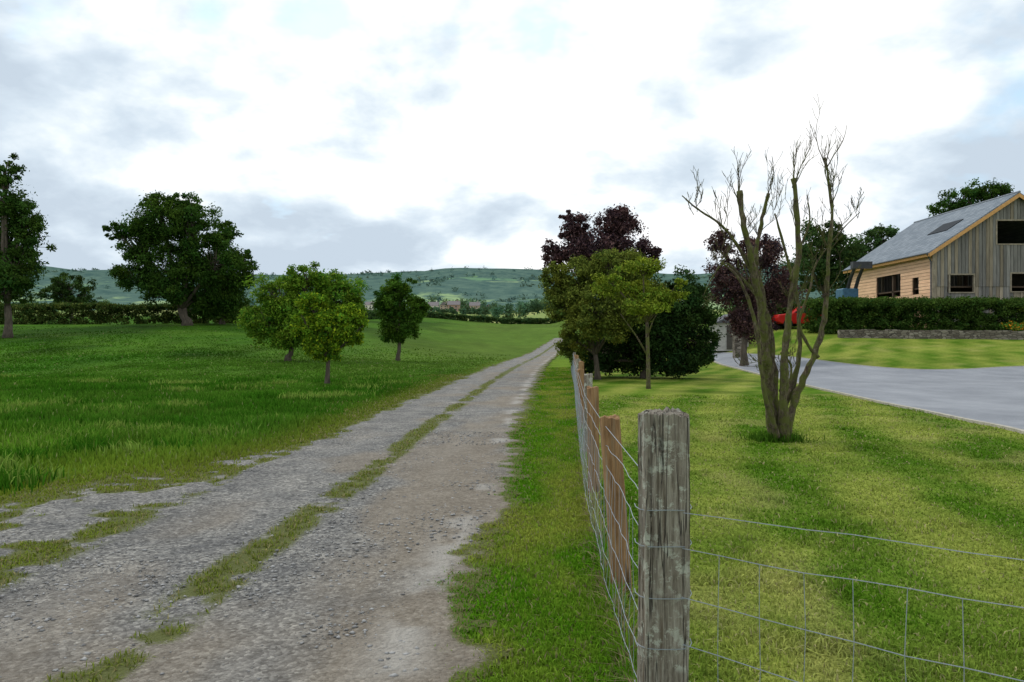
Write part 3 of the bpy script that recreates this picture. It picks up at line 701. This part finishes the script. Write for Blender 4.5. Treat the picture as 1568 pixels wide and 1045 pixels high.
bk.inputs['Color1'].default_value=(.15,.18,.21,1);bk.inputs['Color2'].default_value=(.23,.26,.29,1);bk.inputs['Mortar'].default_value=(.07,.08,.10,1)
nt.links.new(bk.outputs[0],b.inputs['Base Color']);b.inputs['Roughness'].default_value=.7;b.inputs['Specular IOR Level'].default_value=.15
sl=(RZ-EZ)/HW;ov=.45
for sgn,nm in ((-1,'roof_slope'),(1,'rear_roof_slope')):
    xe=BX0+HW+sgn*(HW+ov);ze=EZ-ov*sl;xc=BX0+HW
    g=Geo();g.prism([(xe,BY0-.35,ze+.03),(xc,BY0-.35,RZ+.03),(xc,BY0-.35,RZ+.14),(xe,BY0-.35,ze+.14)],(0,BY1-BY0+.7,0));g.obj(nm,rm,barn)
ORG=simple('fascia_larch',(.62,.33,.12),.8,.2)
g=Geo()
for sgn in (-1,1):
    xe=BX0+HW+sgn*(HW+ov);ze=EZ-ov*sl;xc=BX0+HW
    g.prism([(xe,BY0-.40,ze-.22),(xc,BY0-.40,RZ-.22),(xc,BY0-.40,RZ+.05),(xe,BY0-.40,ze+.05)],(0,.045,0))
xe=BX0-ov;ze=EZ-ov*sl
g.box(xe-.03,xe+.03,BY0-.34,BY1+.33,ze-.18,ze+.025)
g.obj('fascia_boards',ORG,barn)
g=Geo();g.tube([(xe-.1,BY0-.3,ze+.05),(xe-.1,BY1+.3,ze+.05)],.05,8);g.tube([(xe-.1,BY0-.2,ze),(BX0-.12,BY0+.1,ze-.5),(BX0-.12,BY0+.1,GZ)],.045,6);g.obj('gutter',simple('gutter_grey',(.12,.13,.15),.5),barn)
g=Geo();g.tube([(BX0+HW,BY0-.4,RZ+.13),(BX0+HW,BY1+.35,RZ+.13)],.09,8);g.obj('ridge_tiles',simple('ridge',(.2,.22,.25),.6),barn)
def roofpt(x,y,d): return Vector((x,y,EZ+(x-BX0)*sl+d))
gl,nt,b=mat('roof_glass');b.inputs['Base Color'].default_value=(.015,.02,.025,1);b.inputs['Roughness'].default_value=.6;b.inputs['Specular IOR Level'].default_value=.1
g=Geo();x0,x1,y0,y1=BX0+2.3,BX0+3.5,57.5,60.2
q=[roofpt(x0,y0,.2),roofpt(x1,y0,.2),roofpt(x1,y1,.2),roofpt(x0,y1,.2)];g.prism(q,(0,0,-.1));g.obj('skylight',gl,barn)

stm,nt,b=mat('dry_stone');vo=N(nt,'ShaderNodeTexVoronoi');vo.inputs['Scale'].default_value=3.5;nt.links.new(pos(nt,(1,1,2.2)),vo.inputs['Vector'])
vs=N(nt,'ShaderNodeSeparateColor');nt.links.new(vo.outputs['Color'],vs.inputs[0]);ve=N(nt,'ShaderNodeTexVoronoi',feature='DISTANCE_TO_EDGE');ve.inputs['Scale'].default_value=3.5;nt.links.new(pos(nt,(1,1,2.2)),ve.inputs['Vector'])
c=ramp(nt,vs.outputs[0],[(0,(.11,.09,.07)),(.5,(.2,.17,.135)),(1,(.31,.27,.22))]);c=mixc(nt,ramp(nt,ve.outputs['Distance'],[(.02,.9),(.08,0)]),c,(.04,.035,.03))
nt.links.new(c,b.inputs['Base Color']);b.inputs['Roughness'].default_value=.95;bump(nt,b,ve.outputs['Distance'],.8,.05)
g=Geo();wl=resamp([Vector((20.3,49.5,0)),Vector((27,49,0)),Vector((34,47.8,0)),Vector((48,45,0))],40)
for i in range(39):
    a,b2=wl[i],wl[i+1];za=Hs(*a);d=Vector((b2[0]-a[0],b2[1]-a[1],Hs(*b2)-za));nrm=Vector((-d.y,d.x,0)).normalized()*.2;A3=Vector((a[0],a[1],za))
    t=.5+random.uniform(-.04,.04)
    g.prism([A3-nrm+Vector((0,0,-.3)),A3+nrm+Vector((0,0,-.3)),A3+nrm+Vector((0,0,t)),A3-nrm+Vector((0,0,t))],d*1.0)
g.obj('stone_wall',stm)
n=110;a=rng.random(n);fx=30.5+12*a+rng.normal(0,.3,n);fy=50.3-1.4*a+rng.normal(0,.3,n)
leafcloud('flower_bed',np.stack([fx,fy,H(fx,fy)+.45+.35*rng.random(n)],-1),60,.3,.07,(.07,.14,.02),.3,None,.8,(.6,.24,.02),40)

ob=empty('garden_shed',(14.3,52,Hs(14.3,52)))
z=ob.location.z;g=Geo();g.box(13.2,15.2,51.2,53.2,z-.1,z+1.7);g.obj('walls',simple('render_wall',(.42,.4,.37),.9,.2),ob)
g=Geo();g.prism([(13.0,51.0,z+1.7),(15.4,51.0,z+1.7),(14.2,51.0,z+2.3)],(0,2.4,0));g.obj('roof',simple('shed_roof',(.1,.1,.11),.7),ob)
g=Geo();g.box(13.8,14.6,51.16,51.19,z,z+1.5);g.obj('door',simple('shed_door',(.08,.07,.06),.7),ob)
g=Geo();zp=Hs(13.4,47);g.box(13.1,13.6,46.8,47.3,zp-.1,zp+1.35);g.box(13.05,13.65,46.75,47.35,zp+1.353,zp+1.47);g.obj('gate_pier',stm)

# red car
CX=20.6;car=empty('red_car',(CX,56.5,Hs(CX,56.5)));cz=car.location.z
prof=[(-2.0,.45),(-2.05,.75),(-1.95,.95),(-1.0,1.05),(-.45,1.5),(.95,1.52),(1.75,1.1),(2.0,1.0),(2.05,.5),(1.7,.3),(-1.7,.3)]
g=Geo();g.prism([Vector((CX+p[0],56.5-.85,cz+p[1])) for p in prof],(0,1.7,0));o=g.obj('body',simple('red_paint',(.5,.02,.015),.3,.05),car)
bv=o.modifiers.new('b','BEVEL');bv.width=.08;bv.segments=3
g=Geo()
for w in (-.862,.852): g.prism([Vector((CX+a,56.5+w,cz+c)) for a,c in ((-.85,1.07),(-.38,1.43),(.1,1.45),(.1,1.07))],(0,.01,0));g.prism([Vector((CX+a,56.5+w,cz+c)) for a,c in ((.18,1.07),(.18,1.45),(.9,1.44),(1.4,1.1))],(0,.01,0))
g.obj('windows',simple('car_glass',(.03,.035,.04),.1,.1),car)
g=Geo()
for x in (-1.3,1.3):
    for w in (-.87,.72): g.tube([(CX+x,56.5+w,cz+.32),(CX+x,56.5+w+.15,cz+.32)],.32,20)
g.obj('wheels',simple('tyre',(.02,.02,.02),.8),car)
ld=empty('farm_loader',(25.8,60,Hs(25.8,60)));z=ld.location.z
g=Geo();g.box(25.0,26.6,59,62,z+.6,z+1.6);g.box(25.1,26.3,60.4,61.8,z+1.603,z+2.9);o=g.obj('body_and_cab',simple('loader_paint',(.05,.13,.2),.4),ld);bv=o.modifiers.new('b','BEVEL');bv.width=.06
g=Geo();g.tube([(25.6,61.5,z+1.8),(25.5,60,z+3.6),(25.3,58.6,z+4.5)],[.16,.14,.12],6);g.tube([(26.2,61.5,z+1.8),(26.1,60,z+3.6),(25.9,58.6,z+4.5)],[.16,.14,.12],6);g.box(24.9,26.3,58.1,58.6,z+4.2,z+4.7);g.obj('boom',simple('boom_dark',(.05,.05,.055),.5),ld)
g=Geo()
for x in (24.9,26.5):
    for yy in (59.5,61.5): g.tube([(x-.15,yy,z+.5),(x+.25,yy,z+.5)],.5,18)
g.obj('wheels',simple('tyre2',(.02,.02,.02),.8),ld)

# village houses
rr=random.Random(4)
BR=[simple('brick_a',(.34,.23,.18)),simple('brick_b',(.66,.62,.56)),simple('brick_c',(.42,.33,.26))];RF=simple('tile_roof',(.17,.15,.15));WN=simple('pane',(.05,.06,.07),.3)
for i,(u,Yh) in enumerate(((648,560),(664,470),(680,540),(695,455),(711,560),(727,480),(745,600),(566,560),(588,620),(352,540))):
    x=px(u,Yh);z=Hs(x,Yh);w=rr.uniform(2.4,3.4);h=rr.uniform(2.8,3.8);e=empty('village_house',(x,Yh,z))
    g=Geo();g.box(x-w,x+w,Yh-4,Yh+4,z-.5,z+h);g.obj('walls',BR[i%3],e)
    g=Geo()
    if i%2: g.prism([(x-w-.3,Yh-4.4,z+h),(x-w-.3,Yh+4.4,z+h),(x-w-.3,Yh,z+h+2.4)],(2*w+.6,0,0))
    else: g.prism([(x-w-.3,Yh-4.2,z+h),(x+w+.3,Yh-4.2,z+h),(x,Yh-4.2,z+h+2.4)],(0,8.4,0))
    g.obj('roof',RF,e)
    g=Geo()
    for k in (-.55,.45):
        g.box(x+k*w-.4,x+k*w+.4,Yh-4.03,Yh-3.98,z+h*.6,z+h*.85);g.box(x+k*w-.4,x+k*w+.4,Yh-4.03,Yh-3.98,z+.6,z+h*.4)
    g.obj('windows',WN,e)
    g=Geo();g.box(x+w*.5,x+w*.5+.6,Yh-.3,Yh+.3,z+h+1,z+h+3);g.obj('chimney',BR[i%3],e)

# ---------------------------------------------------------------- light and sky
sd=Vector((-.45,.42,.85)).normalized()
el=math.asin(sd.z);az=math.atan2(sd.x,sd.y)
sun=bpy.data.lights.new('sun','SUN');sun.energy=1.5;sun.angle=math.radians(11);sun.color=(1,.96,.9)
so=bpy.data.objects.new('sun',sun);link(so);so.rotation_euler=(-sd).to_track_quat('-Z','Y').to_euler();so.location=(0,0,60)
w=bpy.data.worlds.new('World');scene.world=w;w.use_nodes=True;nt=w.node_tree;nt.nodes.clear()
out=N(nt,'ShaderNodeOutputWorld');sky=N(nt,'ShaderNodeTexSky',sky_type='NISHITA');sky.sun_disc=False;sky.sun_elevation=el;sky.sun_rotation=az
b1=N(nt,'ShaderNodeBackground');b1.inputs[1].default_value=.15;nt.links.new(sky.outputs[0],b1.inputs[0])
tc=N(nt,'ShaderNodeTexCoord');sp=N(nt,'ShaderNodeSeparateXYZ');nt.links.new(tc.outputs['Generated'],sp.inputs[0])
den=math_(nt,'ADD',math_(nt,'MAXIMUM',sp.outputs[2],0.0),.38)
cb=N(nt,'ShaderNodeCombineXYZ');nt.links.new(math_(nt,'DIVIDE',sp.outputs[0],den),cb.inputs[0]);nt.links.new(math_(nt,'DIVIDE',sp.outputs[1],den),cb.inputs[1])
n1=noise(nt,cb.outputs[0],2.3,6,.55,.1)
mp=N(nt,'ShaderNodeMapping');mp.inputs['Location'].default_value=(3.7,1.2,0);nt.links.new(cb.outputs[0],mp.inputs[0])
n2=noise(nt,mp.outputs[0],4.5,4,.6,.2)
def dirdot(u,v):
    dp=N(nt,'ShaderNodeVectorMath',operation='DOT_PRODUCT');nt.links.new(tc.outputs['Generated'],dp.inputs[0])
    dp.inputs[1].default_value=Vector(((u-CU)/F,1,-(v-CV)/F)).normalized();return math_(nt,'MAXIMUM',dp.outputs['Value'],0)
val=math_(nt,'ADD',math_(nt,'MULTIPLY',math_(nt,'SUBTRACT',n1,.5),3.1),.30)
for u,v,s,k in ((880,170,14,.36),(120,300,22,-.30),(600,375,90,-.34),(1500,240,60,-.26),(480,215,120,.34),(1000,420,150,-.1)):
    val=math_(nt,'ADD',val,math_(nt,'MULTIPLY',math_(nt,'POWER',dirdot(u,v),s),k))
cl=ramp(nt,val,[(.0,(.47,.55,.635)),(.2,(.56,.645,.725)),(.36,(.69,.76,.81)),(.5,(.85,.88,.91)),(.66,(.93,.93,.93))])
b2=N(nt,'ShaderNodeBackground');b2.inputs[1].default_value=1.27;nt.links.new(cl,b2.inputs[0])
gp=None
for u,v,s,k in ((465,28,800,.34),(318,22,2600,.32),(760,50,300,.22),(1550,170,400,.2),(860,25,500,.16)):
    q=math_(nt,'MULTIPLY',math_(nt,'POWER',dirdot(u,v),s),k);gp=q if gp is None else math_(nt,'ADD',gp,q)
gap=ramp(nt,math_(nt,'ADD',n2,gp),[(.62,0),(.80,.55)])
# thin veil over the gaps keeps them pale blue
mx=N(nt,'ShaderNodeMixShader');nt.links.new(gap,mx.inputs[0]);nt.links.new(b2.outputs[0],mx.inputs[1])
ad=N(nt,'ShaderNodeAddShader');b3=N(nt,'ShaderNodeBackground');b3.inputs[0].default_value=(.30,.55,.62,1);b3.inputs[1].default_value=.6
nt.links.new(b1.outputs[0],ad.inputs[0]);nt.links.new(b3.outputs[0],ad.inputs[1]);nt.links.new(ad.outputs[0],mx.inputs[2]);nt.links.new(mx.outputs[0],out.inputs[0])

cam=bpy.data.cameras.new('camera');cam.lens=28;cam.sensor_width=36;cam.clip_end=9000;cam.clip_start=.05
co=bpy.data.objects.new('camera',cam);link(co);co.location=(0,0,CH);co.rotation_euler=(math.radians(90),0,0);scene.camera=co
scene.view_settings.view_transform='Standard';scene.view_settings.look='None';scene.view_settings.exposure=0
